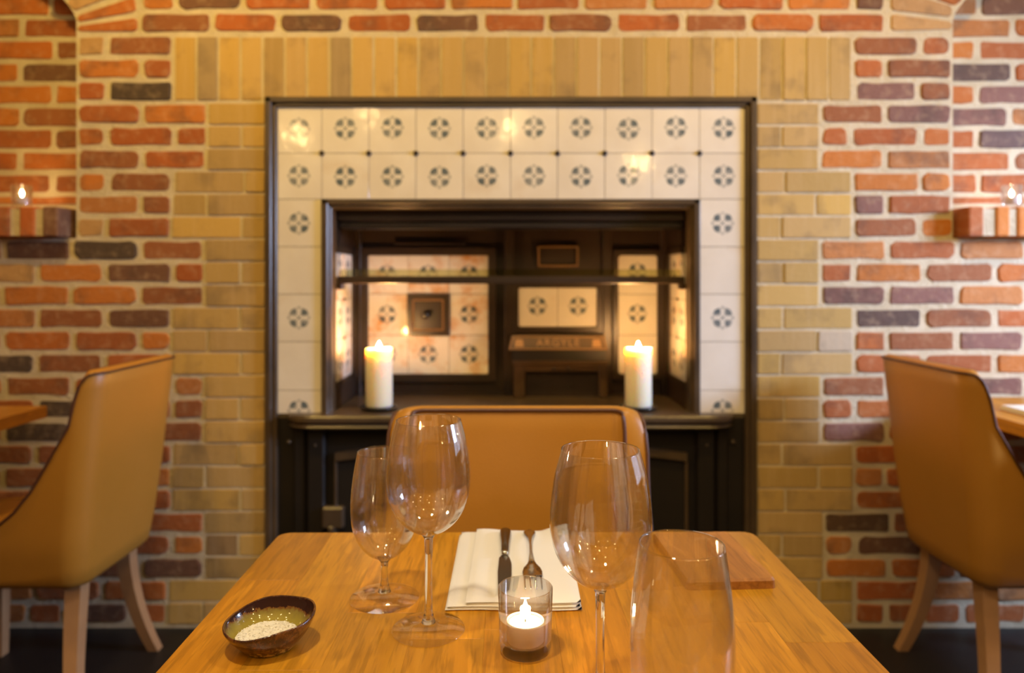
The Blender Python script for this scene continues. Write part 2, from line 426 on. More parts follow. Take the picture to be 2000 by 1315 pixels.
P0, PITCH = 67.0, 44.39
def rowy(k): return P0+PITCH*k, P0+PITCH*(k+1)
LEFT = {0: [148, 207, 339], 1: [148, 276, 339], 2: [148, 209, 339], 3: [148, 276, 406], 4: [148, 208, 341, 406], 5: [148, 277, 404],
 6: [148, 209, 338], 7: [148, 273.5, 337], 8: [146, 206.5, 335], 9: [-127, 6, 139, 273, 400], 10: [-194, -61, 72, 204, 337.5, 400],
 11: [-129, 4, 138, 271, 400], 12: [-194, -61, 72, 205, 336], 13: [-129, 4, 142, 272, 336], 14: [-197, -64, 69, 203, 337],
 15: [-126, 7, 140, 270, 337, 400], 16: [-195, -62, 70, 205, 337, 400], 17: [-127, 6, 139, 272, 400], 18: [-197, -64, 68, 203, 337],
 19: [-128, 5, 139, 272, 336], 20: [-196, -63, 70, 205, 337], 21: [-127, 6, 139, 285, 400], 22: [-196, -63, 70, 203, 335, 400],
 23: [-127, 6, 139, 275, 400], 24: [-67, 66, 199, 329], 25: [-79, 54, 122, 251, 328]}
RIGHT = {0: [1664, 1798, 1862], 1: [1665, 1730, 1862], 2: [1667, 1794, 1862], 3: [1602, 1729, 1862], 4: [1602, 1661, 1798.6, 1862],
 5: [1600, 1729, 1862], 6: [1665, 1798, 1862], 7: [1665, 1732, 1862], 8: [1666, 1796, 1866], 9: [1601, 1733.5, 1871, 2005, 2140],
 10: [1601, 1669, 1805, 1943, 2078], 11: [1601, 1733, 1870, 2004, 2140], 12: [1668, 1804.5, 1943, 2078], 13: [1668, 1733, 1869, 2003, 2138],
 14: [1668, 1804.5, 1944, 2079], 15: [1605, 1733, 1871, 2005, 2140], 16: [1603, 1669, 1805, 1943, 2078], 17: [1603, 1733, 1870, 2005, 2140],
 18: [1668, 1804, 1940, 2075], 19: [1667, 1728, 1865, 2000, 2135], 20: [1667, 1804, 1940, 2075], 21: [1608, 1742, 1875, 2010],
 22: [1608, 1671, 1806, 1940, 2075], 23: [1608, 1738, 1871, 2005], 24: [1668, 1810, 1940, 2075], 25: [1668, 1731, 1804, 1880, 2010]}
TOP = {-1: [272, 414, 544, 672, 808, 941, 1069, 1200, 1335, 1465, 1595, 1732], -2: [273, 343, 475, 611, 744, 876, 1006, 1137, 1271, 1400, 1535, 1668, 1732],
 -3: [270, 405, 540, 675, 810, 945, 1080, 1215, 1350, 1485, 1620, 1732]}
O, B_, D_, P_, U_ = REDS[0], BROWN, DARK, PALE, PURP
OVER = {('L', 0, 0): P_, ('L', 0, 1): REDS[4], ('L', 2, 1): D_, ('L', 1, 0): REDS[2], ('L', 5, 0): REDS[4], ('L', 5, 1): REDS[1], ('L', 6, 1): REDS[4],
 ('L', 8, 0): P_, ('L', 9, 1): BROWN, ('L', 9, 2): D_, ('L', 9, 3): REDS[4], ('L', 10, 1): P_, ('L', 10, 2): REDS[2], ('L', 10, 3): BROWN, ('L', 11, 1): REDS[2],
 ('L', 11, 2): REDS[2], ('L', 11, 3): REDS[4], ('L', 12, 2): REDS[4], ('L', 12, 3): BROWN, ('L', 14, 1): D_, ('L', 15, 1): REDS[4], ('L', 16, 1): REDS[3], ('L', 16, 2): D_,
 ('L', 17, 1): D_, ('L', 22, 3): REDS[3], ('L', 23, 3): BROWN, ('L', 25, 2): BROWN,
 ('R', 2, 0): U_, ('R', 3, 0): REDS[4], ('R', 3, 1): U_, ('R', 7, 0): U_, ('R', 8, 0): REDS[4], ('R', 10, 0): REDS[3], ('R', 10, 2): REDS[4], ('R', 11, 0): U_, ('R', 11, 1): U_,
 ('R', 12, 0): (0.14, 0.085, 0.065), ('R', 12, 1): REDS[4], ('R', 13, 2): U_, ('R', 15, 2): U_, ('R', 17, 0): U_, ('R', 21, 0): (0.13, 0.07, 0.04), ('R', 22, 1): BROWN,
 ('T', -1, 2): BROWN, ('T', -1, 3): REDS[1], ('T', -1, 4): BROWN, ('T', -1, 1): REDS[1], ('T', -2, 11): BROWN, ('T', -2, 1): BROWN,
 ('NL', 3, 1): BROWN, ('NR', 3, 0): (0.15, 0.09, 0.07), ('NR', 5, 0): U_, ('NR', 6, 1): (0.16, 0.10, 0.09), ('NR', 4, 1): U_, ('NR', 0, 1): BROWN}
for side, rows in (('L', LEFT), ('R', RIGHT), ('T', TOP)):
    for k, js in rows.items():
        a, b = rowy(k)
        if side == 'T' and k == -1: b -= 1
        for i, (p, q) in enumerate(zip(js, js[1:])):
            brick(p, q, a, b, WY, 'red', wall, OVER.get((side, k, i)))
# niche back walls, a little deeper
NL = {-2: [-34, 99, 181], -1: [-91, 42, 181], 0: [-34, 99, 181], 1: [-91, 42, 181], 2: [-27, 106, 181], 3: [-95, 38, 181], 4: [-28, 105, 181], 5: [-93, 40, 181],
      6: [-29, 104, 181], 7: [-95, 38, 181], 8: [-31, 102, 181], 9: [-95, 38, 181]}
NR = {-2: [1829, 1978, 2110], -1: [1829, 1913, 2048], 0: [1829, 1913, 2048], 1: [1829, 1978, 2110], 2: [1829, 1909, 2044], 3: [1829, 1978.6, 2112], 4: [1829, 1907.6, 2042],
      5: [1829, 1972, 2107], 6: [1829, 1908, 2043], 7: [1829, 1977, 2111], 8: [1829, 1911.6, 2046], 9: [1829, 1978, 2110]}
for side, rows in (('NL', NL), ('NR', NR)):
    for k, js in rows.items():
        a = 33+43.4*(k-1)
        b = a+43.4
        if k == 9: b = 403
        for i, (p, q) in enumerate(zip(js, js[1:])): brick(p, q, a, b, NY, 'red', wall, OVER.get((side, k, i)))
# tapered bricks at the springing of the arches
for poly, c in (([(150, 51), (268, 35), (268, 61), (150, 61)], REDS[0]), ([(149, 31), (262, -6), (266, 22), (150, 43)], REDS[0]),
                ([(128, 2), (205, -36), (222, -9), (142, 22)], P_), ([(105, -14), (165, -62), (190, -42), (122, -4)], O), ([(75, -32), (118, -92), (150, -74), (97, -20)], O),
                ([(1740, 27), (1862, 42), (1862, 57), (1740, 60)], P_), ([(1740, -12), (1812, -4), (1862, 12), (1860, 33), (1740, 20)], (0.55, 0.33, 0.15)),
                ([(1832, -22), (1850, -30), (1884, -2), (1866, 12), (1826, -2)], O), ([(1850, -44), (1868, -66), (1916, -22), (1890, -8)], O)):
    brick(0, 1, 0, 1, WY, 'red', wall, c, poly=poly, front=-0.001)

# yellow brick dressing round the fireplace
yel = empty('trim_1', (0, 0, 0), kind='structure')
YL = {3: [406, 519], 4: [406, 472, 519], 5: [404, 519], 6: [341, 477, 519], 7: [337, 403, 519], 8: [335, 472, 519], 9: [400, 519], 10: [400, 470.5, 519], 11: [400, 519],
 12: [336, 469, 519], 13: [336, 406, 519], 14: [337, 471, 519], 15: [400, 519], 16: [400, 469, 519], 17: [400, 519], 18: [337, 466, 519], 19: [336, 401, 519],
 20: [337, 470, 519], 21: [400, 519], 22: [400, 466, 519], 23: [400, 519], 24: [329, 466, 519], 25: [328, 397, 519]}
YR = {3: [1478, 1602], 4: [1478, 1527, 1602], 5: [1478, 1600], 6: [1478, 1533, 1664], 7: [1478, 1594, 1665], 8: [1478, 1526, 1664], 9: [1478, 1601], 10: [1478, 1530, 1601],
 11: [1478, 1601], 12: [1478, 1530, 1667], 13: [1478, 1596, 1667], 14: [1478, 1526, 1667], 15: [1478, 1604], 16: [1478, 1532, 1603], 17: [1478, 1603], 18: [1478, 1528, 1667],
 19: [1478, 1599, 1667], 20: [1478, 1534, 1667], 21: [1478, 1609], 22: [1478, 1528, 1609], 23: [1478, 1609], 24: [1478, 1600, 1667], 25: [1478, 1528, 1667]}
YEL_OVER = {('R', 13, 1): (0.56, 0.46, 0.33), ('R', 24, 1): (0.55, 0.36, 0.09), ('L', 22, 0): (0.34, 0.22, 0.10), ('L', 7, 1): (0.56, 0.38, 0.15)}
for sd, rows in (('L', YL), ('R', YR)):
    for k, js in rows.items():
        a, b = rowy(k)
        for i, (p, q) in enumerate(zip(js, js[1:])): brick(p, q, a, b, WY, 'yellow', yel, YEL_OVER.get((sd, k, i)))
xs = [340]
for i in range(30): xs.append(xs[-1]+43.0+2.15*i/29)
xs = [340+(x-340)*(1664-340)/(xs[-1]-340) for x in xs]
for i, (p, q) in enumerate(zip(xs, xs[1:])):
    b = brick(p, q, 70, 198, WY, 'yellow', yel, (0.40, 0.29, 0.15) if i in (1, 7) else None)
# projecting brick-on-edge sills of the two niches
for side, edges in ((-1, [(82, 112), (37, 67), (-10, 18), (-57, -27), (-104, -74)]), (1, [(1892, 1922), (1947, 1973), (1989, 2016), (2034, 2062), (2080, 2108)])):
    YS = WY-0.06
    sl = empty('trim_2' if side < 0 else 'trim_3', (0, 0, 0), kind='structure')
    a, b = sorted((WX(edges[0][0 if side > 0 else 1], YS)+side*0.002, WX(edges[-1][1 if side > 0 else 0], YS)))
    MB().box(a, b, YS+0.006, NY+0.004, 1.267, 1.352).build('mortar_bed', M['mortar'], sl)
    for i, (p, q) in enumerate(edges):
        x0, x1 = WX(p, YS), WX(q, YS)
        c = R.choice(REDS[:4]) if not (side < 0 and i == 0) else BROWN
        MB().box(-(x1-x0)/2, (x1-x0)/2, -0.085, 0.085, -0.0475, 0.0475, 0.006, 2).build('brick', M['red'], sl, loc=((x0+x1)/2, YS+0.085, 1.3115), color=c)

# ------------------------------------------------------------------ tiled fireplace surround
sur = empty('fireplace_surround', (0, WY, 0), label='fireplace surround of cream tiles with blue rosettes in a dark metal frame', cat='fireplace')
MAT_IN = M['grout']
def P2(mb, x0, x1, z0, z1, y0, y1, bev=0.003): return mb.box(x0, x1, y0-WY, y1-WY, z0, z1, bev)
of = MB(); FX = 0.793; FT = WZ(190)
for s in (-1, 1):
    a, b = sorted((s*FX, s*(FX-0.022))); P2(of, a, b, 0, FT, WY-0.013, WY+0.08, 0.004)
    a, b = sorted((s*(FX-0.020), s*(FX-0.037))); P2(of, a, b, 0, FT-0.018, WY-0.005, WY+0.08, 0.003)
P2(of, -FX, FX, FT-0.020, FT, WY-0.013, WY+0.08, 0.004); P2(of, -FX+0.02, FX-0.02, FT-0.032, FT-0.018, WY-0.005, WY+0.08, 0.003)
of.build('outer_frame', M['bronze_paint'], sur)
g = MB(); TY = WY+0.004
P2(g, -0.757, -0.60, 0.68, FT-0.03, TY+0.006, TY+0.06, 0); P2(g, 0.60, 0.757, 0.68, FT-0.03, TY+0.006, TY+0.06, 0); P2(g, -0.60, 0.60, WZ(391), FT-0.03, TY+0.006, TY+0.06, 0)
g.build('tile_bed', M['grout'], sur)
inf = MB(); IX0, IX1, IZ = 0.6115, 0.582, WZ(389)
for s in (-1, 1):
    a, b = sorted((s*IX0, s*(IX1+0.008))); P2(inf, a, b, 0.69, IZ, WY-0.006, WY+0.07, 0.004)
    a, b = sorted((s*(IX1+0.010), s*IX1)); P2(inf, a, b, 0.69, IZ-0.016, WY+0.006, WY+0.07, 0.003)
P2(inf, -IX0, IX0, IZ-0.018, IZ, WY-0.006, WY+0.07, 0.004); P2(inf, -IX1-0.01, IX1+0.01, IZ-0.029, IZ-0.016, WY+0.006, WY+0.07, 0.003)
inf.build('inner_frame', M['bronze_paint'], sur)
def tile(x0, x1, z0, z1, y, motif, parent, stained=0, mc=None, rz=0.0, off=0.0):
    """tile in a vertical plane; origin at the rosette centre. rz turns it into the side cheeks"""
    g = 0.0009; cx, cz = mc or ((x0+x1)/2, (z0+z1)/2)
    mb = MB().box(x0-cx+g, x1-cx-g, -R.uniform(0.0, 0.0008), 0.010, z0-cz+g, z1-cz-g, 0.0005)
    if rz == 0: loc = (cx, y, cz)
    else: loc = (off, cx, cz)
    return mb.build('tile', M['tile%d%d' % (motif, stained)], parent, loc=loc, rot=(0, 0, rz))
cols = [541, 628, 720, 812, 904.5, 997, 1089, 1181.5, 1274, 1367, 1455.5]; rws = [209, 299, 389]
mo = {}
for r_ in range(2):
    for c_ in range(10):
        mx = (cols[c_]+cols[c_+1])/2; my = (250, 344)[r_]
        if c_ == 0: mx = 583
        if c_ == 9: mx = 1414
        my += R.uniform(-2, 2)
        tile(WX(cols[c_]), WX(cols[c_+1]), WZ(rws[r_+1]), WZ(rws[r_]), TY-WY, 1, sur, 0, (WX(mx), WZ(my)))
sr = [389, 482, 575, 668, 763, 809]
for s in (0, 1):
    c0, c1 = ((541, 627), (1367.5, 1455.5))[s]; mcx = (583, 580, 579)[0] if s == 0 else 1412
    for i in range(5):
        my = (436, 528, 621, 715, 803)[i]
        tile(WX(c0), WX(c1), WZ(sr[i+1]), WZ(sr[i]), TY-WY, 1 if i in (0, 2, 4) else 0, sur, 0, (WX(mcx), WZ(my)))
for cx_ in cols[1:-1]:
    MB().lathe([(0.009, 0), (0.009, 0.003), (0.006, 0.007), (0.0, 0.008)][:3], 12).build('stud', M['iron'], sur, loc=(WX(cx_), TY-WY, WZ(299)), rot=(PI/2, 0, 0), smooth=True)

# ------------------------------------------------------------------ cast-iron range inside the recess
rng = empty('kitchen_range', (0, WY, 0), label='black cast-iron kitchen range with tiled back set in the fireplace recess', cat='range')
BY = 2.722; SB = F/BY
def bx(px): return (px-CX)/SB
def bz(py): return EYE-(py-HY)/SB
RX, LZ = 0.5844, 0.6975
MB().box(-0.70, 0.70, BY+0.012-WY, BY+0.035-WY, 0.60, 1.42).build('back_plate', M['iron'], rng)
for s in (-1, 1):
    a, b = sorted((s*RX, s*(RX+0.02))); MB().box(a, b, 0.072, BY+0.012-WY, 0.69, 1.42).build('side_cheek', M['iron'], rng)
MB().box(-RX, RX, 0.072, BY+0.012-WY, 1.365, 1.40).build('recess_roof', M['iron'], rng)
lin = MB().box(-RX+0.002, RX-0.002, 0.075, 0.115, 1.325, 1.364, 0.006, 2).box(-RX+0.002, RX-0.002, 0.10, 0.16, 1.300, 1.330, 0.006, 2)
lin.build('lintel', M['iron'], rng)
def rrect(x0, x1, z0, z1, r, n=5):
    pts = []
    for cx, cz, a0 in ((x1-r, z1-r, 0), (x0+r, z1-r, PI/2), (x0+r, z0+r, PI), (x1-r, z0+r, 1.5*PI)):
        for i in range(n+1):
            a = a0+PI/2*i/n; pts.append((cx+r*math.cos(a), cz+r*math.sin(a)))
    return pts
def trim_ring(mb, x0, x1, z0, z1, r, m, y0, y1):
    inn = rrect(x0, x1, z0, z1, r); out = rrect(x0-m, x1+m, z0-m, z1+m, r*0.6)
    mb.rings([[(x, y1, z) for x, z in inn], [(x, y0+0.002, z) for x, z in inn], [(x+0.0, y0, z) for x, z in rrect(x0-0.002, x1+0.002, z0-0.002, z1+0.002, r)],
              [(x, y0, z) for x, z in out], [(x, y1, z) for x, z in out]], False, False)
yb = BY-WY
# left tiled panel 3 x 3, with an iron damper plate in the middle
lx = [bx(719.5), bx(797), bx(877), bx(954)]; lz = [bz(499), bz(574.5), bz(655), bz(731)]
for i in range(3):
    for j in range(3):
        if (i, j) == (1, 1): continue
        mcz = (bz(536), bz(614), bz(692))[j]; mcx = (bx(756), bx(836), bx(916))[i]
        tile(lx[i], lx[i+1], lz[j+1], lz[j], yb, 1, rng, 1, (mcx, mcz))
cxs = [bx(1012), bx(1089.5), bx(1166)]
for i in range(2): tile(cxs[i], cxs[i+1], bz(638.5), bz(562), yb, 1, rng, 0, (bx((1049.5, 1129)[i]), bz(598)))
rz_ = [bz(499), bz(575), bz(655), bz(731)]
for j in range(3): tile(bx(1207.5), bx(1283.5), rz_[j+1], rz_[j], yb, 1 if j < 2 else 0, rng, 0, (bx(1245), (bz(532), bz(613), bz(692))[j]))
tr = MB()
trim_ring(tr, lx[0], lx[3], lz[3], lz[0], 0.008, 0.028, yb-0.010, yb+0.012)
trim_ring(tr, cxs[0], cxs[2], bz(638.5), bz(562), 0.010, 0.020, yb-0.010, yb+0.012)
trim_ring(tr, bx(1207.5), bx(1283.5), rz_[3], rz_[0], 0.014, 0.020, yb-0.010, yb+0.012)
tr.build('panel_trim', M['iron'], rng)
dp = MB(); X0, X1, Z0, Z1 = bx(795), bx(878.5), bz(656.5), bz(573.5)
dp.box(X0, X1, yb-0.006, yb+0.01, Z0, Z1, 0.002)
trim_ring(dp, X0+0.020, X1-0.020, Z0+0.020, Z1-0.020, 0.002, 0.016, yb-0.016, yb)
dpo = dp.build('damper_plate', M['iron'], rng)
dm = MB()
for q_, m_ in ((0.008, 0.0050), (0.024, 0.0035)):
    cr_ = [(X0+q_, yb-0.008, Z0+q_), (X1-q_, yb-0.008, Z0+q_), (X1-q_, yb-0.008, Z1-q_), (X0+q_, yb-0.008, Z1-q_)]
    for i_ in range(4): dm.tube([cr_[i_-1], cr_[i_]], m_, 8)
dm.build('moulding', M['bronze_highlight'], dpo)
MB().lathe([(0.006, 0), (0.006, 0.012), (0.013, 0.018), (0.015, 0.026), (0.010, 0.033), (0.004, 0.035)], 16).build('knob', M['dark_steel'], dpo, loc=(bx(832), yb-0.006, bz(615)), rot=(PI/2, 0, 0), smooth=True)
# raised pilasters and mouldings of the iron back
pm = MB()
for p, q, dpt in ((986, 1004, 0.016), (1176, 1194, 0.016), (1290, 1304, 0.012), (692, 706, 0.012)): pm.box(bx(p), bx(q), yb-dpt, yb+0.013, 0.69, 1.36, 0.003)
pm.box(bx(706), bx(1290), yb-0.006, yb+0.013, bz(447), bz(440), 0.002)
pm.build('pilaster', M['iron'], rng)
sd = MB(); X0, X1, Z0, Z1 = bx(1049), bx(1130.5), bz(522.5), bz(479.5)
sd.box(X0+0.008, X1-0.008, yb+0.002, yb+0.013, Z0+0.008, Z1-0.008, 0.002); trim_ring(sd, X0+0.008, X1-0.008, Z0+0.008, Z1-0.008, 0.002, 0.008, yb-0.008, yb+0.012)
sdo = sd.build('soot_door', M['iron'], rng)
sm_ = MB(); q_ = [(X0+0.006, yb-0.009, Z0+0.006), (X1-0.006, yb-0.009, Z0+0.006), (X1-0.006, yb-0.009, Z1-0.006), (X0+0.006, yb-0.009, Z1-0.006)]
for i_ in range(4): sm_.tube([q_[i_-1], q_[i_]], 0.003, 8)
sm_.build('moulding', M['bronze_highlight'], sdo)
MB().box(bx(770), bx(908), yb-0.012, yb+0.013, bz(478), bz(474), 0.002).box(bx(774), bx(904), yb+0.008, yb+0.013, bz(474), bz(466.5)).build('vent_slot', M['iron'], rng)
# name plate above the fire door
YN = BY-0.10; SN = F/YN
def nx(px): return (px-CX)/SN
def nz(py): return EYE-(py-HY)/SN
nyb = YN-WY
hood = MB()
hood.rings([[(nx(993), nyb, nz(684.5)), (nx(1188), nyb, nz(684.5)), (nx(1181), nyb+0.02, nz(656)), (nx(1000), nyb+0.02, nz(656))],
            [(nx(993), yb+0.013, nz(684.5)), (nx(1188), yb+0.013, nz(684.5)), (nx(1181), yb+0.013, nz(656)), (nx(1000), yb+0.013, nz(656))]])
hp = hood.build('name_plate', M['worn_iron'], rng)
bd = MB()   # raised border of the plate, lies on its sloping face
def onplate(px, py, lift=0.0015): return (nx(px), nyb+0.02*(684.5-py)/28.5-lift, nz(py))
for a, b in (((996, 682), (1185, 682)), ((1002, 659), (1179, 659)), ((996, 682), (1002, 659)), ((1185, 682), (1179, 659))):
    bd.tube([onplate(*a), onplate(*b)], 0.0022, 6)
for cx_ in (1014, 1166): bd.rings([[onplate(cx_-9, 678), onplate(cx_+9, 678), onplate(cx_+7, 664), onplate(cx_-7, 664)], [onplate(cx_-9, 678, -0.003), onplate(cx_+9, 678, -0.003), onplate(cx_+7, 664, -0.003), onplate(cx_-7, 664, -0.003)]])
bd.build('plate_border', M['bronze_highlight'], hp)
cu = bpy.data.curves.new('lettering', 'FONT'); cu.body = 'ARGYLE'; cu.size = 0.038; cu.extrude = 0.0012; cu.space_character = 1.22; cu.align_x = 'CENTER'; cu.align_y = 'CENTER'
tmp = bpy.data.objects.new('lettering_curve', cu); COL.objects.link(tmp)
dg = bpy.context.evaluated_depsgraph_get(); dg.update()
tme = bpy.data.meshes.new_from_object(tmp.evaluated_get(dg)); tme.name = 'lettering'
bpy.data.objects.remove(tmp); tme.materials.clear(); tme.materials.append(M['bronze_highlight'])
sl_ang = math.atan2(0.02, nz(656)-nz(684.5))
link('lettering', tme, hp, loc=(nx(1090), nyb+0.010-0.001, nz(670.5)), rot=(PI/2-sl_ang, 0, 0))
MB().box(nx(1000), nx(1184), nyb+0.012, yb+0.013, nz(706), nz(684)).build('hood_throat', M['iron_plain'], rng)
fd = MB(); X0, X1 = nx(1001), nx(1189)
fd.box(X0, X1, nyb, nyb+0.05, nz(714), nz(705.5), 0.003)
fd.box(X0+0.004, X0+0.046, nyb+0.006, nyb+0.05, LZ, nz(713), 0.003); fd.box(X1-0.034, X1-0.004, nyb+0.006, nyb+0.05, LZ, nz(713), 0.003)
fd.box(X0+0.044, X1-0.032, nyb+0.008, nyb+0.05, nz(727), nz(713), 0.002)
fdo = fd.build('fire_door_frame', M['worn_iron'], rng)
MB().box(X0+0.03, X1-0.03, nyb+0.04, nyb+0.06, LZ, nz(715)).build('fire_door', M['iron'], fdo)
for q in (1082, 1110): MB().lathe([(0.007, 0), (0.007, 0.006), (0.003, 0.010)], 10).build('rivet', M['iron'], fdo, loc=(nx(q), nyb+0.008, nz(721)), rot=(PI/2, 0, 0), smooth=True)
# side cheeks: 2 x 3 tiles in each
cz_ = [1.219, 1.060, 0.926, 0.785]; cy_ = [2.357-WY+0.07-0.018, 2.515-WY, 2.640-WY]
cy_ = [0.023+0.055, 0.180, 0.306]
for s in (-1, 1):
    for i in range(2):
        for j in range(3):
            # local x of the tile runs along +-Y after the turn
            y0, y1 = cy_[i], cy_[i+1]; mcy = (0.128, 0.243)[i]; mcz = (1.165, 1.000, 0.850)[j]
            g_ = 0.0009
            lo, hi = (y0-mcy+g_, y1-mcy-g_)
            if s > 0: lo, hi = -hi, -lo
            mb = MB().box(lo, hi, -0.0005, 0.008, cz_[j+1]-mcz+g_, cz_[j]-mcz-g_, 0.0008)
            # front faces local -Y; left cheek faces +X, right cheek faces -X
            mb.build('tile', M['tile11'], rng, loc=(s*(RX-0.002), mcy, mcz), rot=(0, 0, PI/2 if s < 0 else -PI/2))  # left cheek really stained; stain colour also darkens both against candle glare
    for z in (1.060, 0.926):
        MB().lathe([(0.006, 0), (0.006, 0.003), (0.003, 0.006)], 10).build('stud', M['iron'], rng, loc=(s*(RX-0.003), 0.180, z), rot=(0, -s*PI/2, 0), smooth=True)
    a, b = sorted((s*(RX-0.006), s*RX)); ct = MB()
    ct.box(a, b, 0.072, 0.385, 1.219, 1.24); ct.box(a, b, 0.072, 0.385, 0.765, 0.785); ct.box(a, b, 0.306, 0.33, 0.765, 1.24)
    ct.build('cheek_trim', M['iron'], rng)
# plate rail across the opening with a strip of greenish glass standing behind it
YR_ = 2.40
MB().box(-0.578, 0.578, YR_-WY, YR_-WY+0.045, 1.114, 1.1395, 0.003).build('plate_rail', M['iron'], rng)
for s in (-1, 1):
    a, b = sorted((s*0.583, s*0.560)); MB().box(a, b, YR_-WY+0.004, YR_-WY+0.04, 1.095, 1.116, 0.004).build('rail_bracket', M['iron'], rng)
MB().box(-0.574, 0.574, YR_-WY+0.034, YR_-WY+0.038, 1.139, 1.163).build('glass_strip', M['green_glass'], rng)
# hob shelf with rounded ends
hb = []
XH, YH0, rH = 0.722, -0.062, 0.085
for i in range(9):
    a = PI+PI/2*i/8; hb.append((-XH+rH+rH*math.cos(a), YH0+rH*0.85+rH*0.85*math.sin(a)))
for i in range(9):
    a = 1.5*PI+PI/2*i/8; hb.append((XH-rH+rH*math.cos(a), YH0+rH*0.85+rH*0.85*math.sin(a)))
hb += [(XH, 0.066), (RX-0.001, 0.066), (RX-0.001, yb+0.012), (-RX+0.001, yb+0.012), (-RX+0.001, 0.066), (-XH, 0.066)]
def scaled(k): return [(x*(1-k/0.72), y+k if y < 0.03 else y) for x, y in hb]
h = MB()
h.rings([[(x, y, 0.652) for x, y in scaled(0.012)], [(x, y, 0.660) for x, y in scaled(0.004)], [(x, y, 0.668) for x, y in scaled(0.010)], [(x, y, 0.680) for x, y in scaled(0.0)],
         [(x, y, 0.6915) for x, y in scaled(0.001)], [(x, y, LZ) for x, y in scaled(0.006)]])
h.build('hob_shelf', M['bronze_paint'], rng)
# front of the range below the hob
fp = MB().box(-0.756, 0.756, 0.012, 0.06, 0.0, 0.688)
for s in (-1, 1):
    for a, b, d in ((0.60, 0.655, 0.026), (0.665, 0.70, 0.018), (0.005, 0.03, 0.02)):
        p, q = sorted((s*a, s*b)); fp.box(p, q, 0.012-d, 0.02, 0.02, 0.652, 0.005)
fp.build('front_plate', M['iron_plain'], rng)
for s in (-1, 1):
    x0, x1 = sorted((s*0.045, s*0.565)); n_ = 14
    od = empty('oven_door', (0, 0, 0)); od.parent = rng
    top = [(x1-(x1-x0)*i/n_, 0.545+0.022*math.sin(PI*i/n_)) for i in range(n_+1)]
    MB().prism_y([(x0, 0.06), (x1, 0.06)]+top, -0.004, 0.012).build('door_panel', M['iron_plain'], od)
    arcb = MB()
    t0 = [(x, z+0.026) for x, z in top]; lo_ = [(x, z) for x, z in top]
    arcb.rings([[(x, -0.020, z) for x, z in t0+lo_[::-1]], [(x, 0.0, z) for x, z in t0+lo_[::-1]]])
    arcb.build('arched_moulding', M['bronze_paint'], od)
    for xx in (x0, x1): MB().box(xx-0.005, xx+0.005, -0.012, 0.0, 0.06, 0.545, 0.002).build('door_edge', M['bronze_paint'], od)
    hg = s*0.575
    if s < 0:
        MB().box(hg-0.03, hg+0.04, -0.030, 0.0, 0.33, 0.40, 0.006).box(hg-0.01, hg+0.012, -0.034, 0.0, 0.26, 0.34, 0.005).build('latch', M['bronze_paint'], od)
        MB().lathe([(0.008, 0), (0.008, 0.012), (0.004, 0.016)], 12).build('knob', M['dark_steel'], od, loc=(hg-0.008, -0.006, 0.278), rot=(PI/2, 0, 0), smooth=True)
    for (xx, zz) in ((0.63, 0.595), (0.715, 0.605)):
        MB().lathe([(0.007, 0), (0.007, 0.006), (0.003, 0.010)], 10).build('rivet', M['bronze_paint'], rng, loc=(s*xx, -0.006, zz), rot=(PI/2, 0, 0), smooth=True)

# ------------------------------------------------------------------ candles
def flame_mesh(mb, z0, h, r):
    prof = [(0.0006, z0), (r*0.55, z0+h*0.08), (r*0.95, z0+h*0.22), (r, z0+h*0.34), (r*0.80, z0+h*0.52), (r*0.48, z0+h*0.72), (r*0.2, z0+h*0.9), (0.0004, z0+h)]
    return mb.lathe(prof, 14)
def pillar(x, y, label, tiltjag):
    z = LZ+0.012
    dsh = empty('candle_dish', (x, y, LZ), label=label[1], cat='dish')
    MB().lathe([(0.030, 0.0), (0.046, 0.002), (0.060, 0.008), (0.0625, 0.0125), (0.0605, 0.0130), (0.055, 0.0115), (0.046, 0.0122), (0.001, 0.0122)], 40, True, True).build('dish_body', M['dish_black'], dsh, smooth=True)
    c = empty('pillar_candle', (x, y, LZ+0.0125), label=label[0], cat='candle', group='pillar candles on the hob')
    H = 0.190
    def wob(p, a):
        k = max(0, (p[2]-0.14)/0.05)
        return (p[0]*(1+0.012*math.sin(3*a+tiltjag)*k), p[1]*(1+0.012*math.sin(3*a+tiltjag)*k), p[2]+(0.002*math.sin(2*a+tiltjag) if k > 0.9 else 0))
    MB().lathe([(0.0425, 0.0), (0.0440, 0.003), (0.0440, 0.12), (0.0445, H-0.006), (0.0435, H), (0.0405, H), (0.0375, H-0.006), (0.030, H-0.013), (0.001, H-0.015)], 40, True, True, f=wob).build('wax_body', M['wax'], c, smooth=True)
    MB().tube([(0, 0, H-0.018), (0.0005, 0, H-0.006), (0.001, 0, H+0.002)], 0.0013, 6).build('wick', M['wick'], c)
    flame_mesh(MB(), H-0.004, 0.027, 0.0075).build('flame', M['flame'], c, smooth=True)
    L = light('flame_glow', 'POINT', (x, y, LZ+0.0125+H+0.010), 15, (1.0, 0.49, 0.14), 0.008)
pillar(-0.437, 2.392, ('lit ivory pillar candle on the hob, left one, before the square iron damper', 'black saucer under the left pillar candle on the hob'), 0.3)
pillar(0.422, 2.392, ('lit ivory pillar candle on the hob, right one, before the narrow tile strip', 'black saucer under the right pillar candle on the hob'), 1.9)

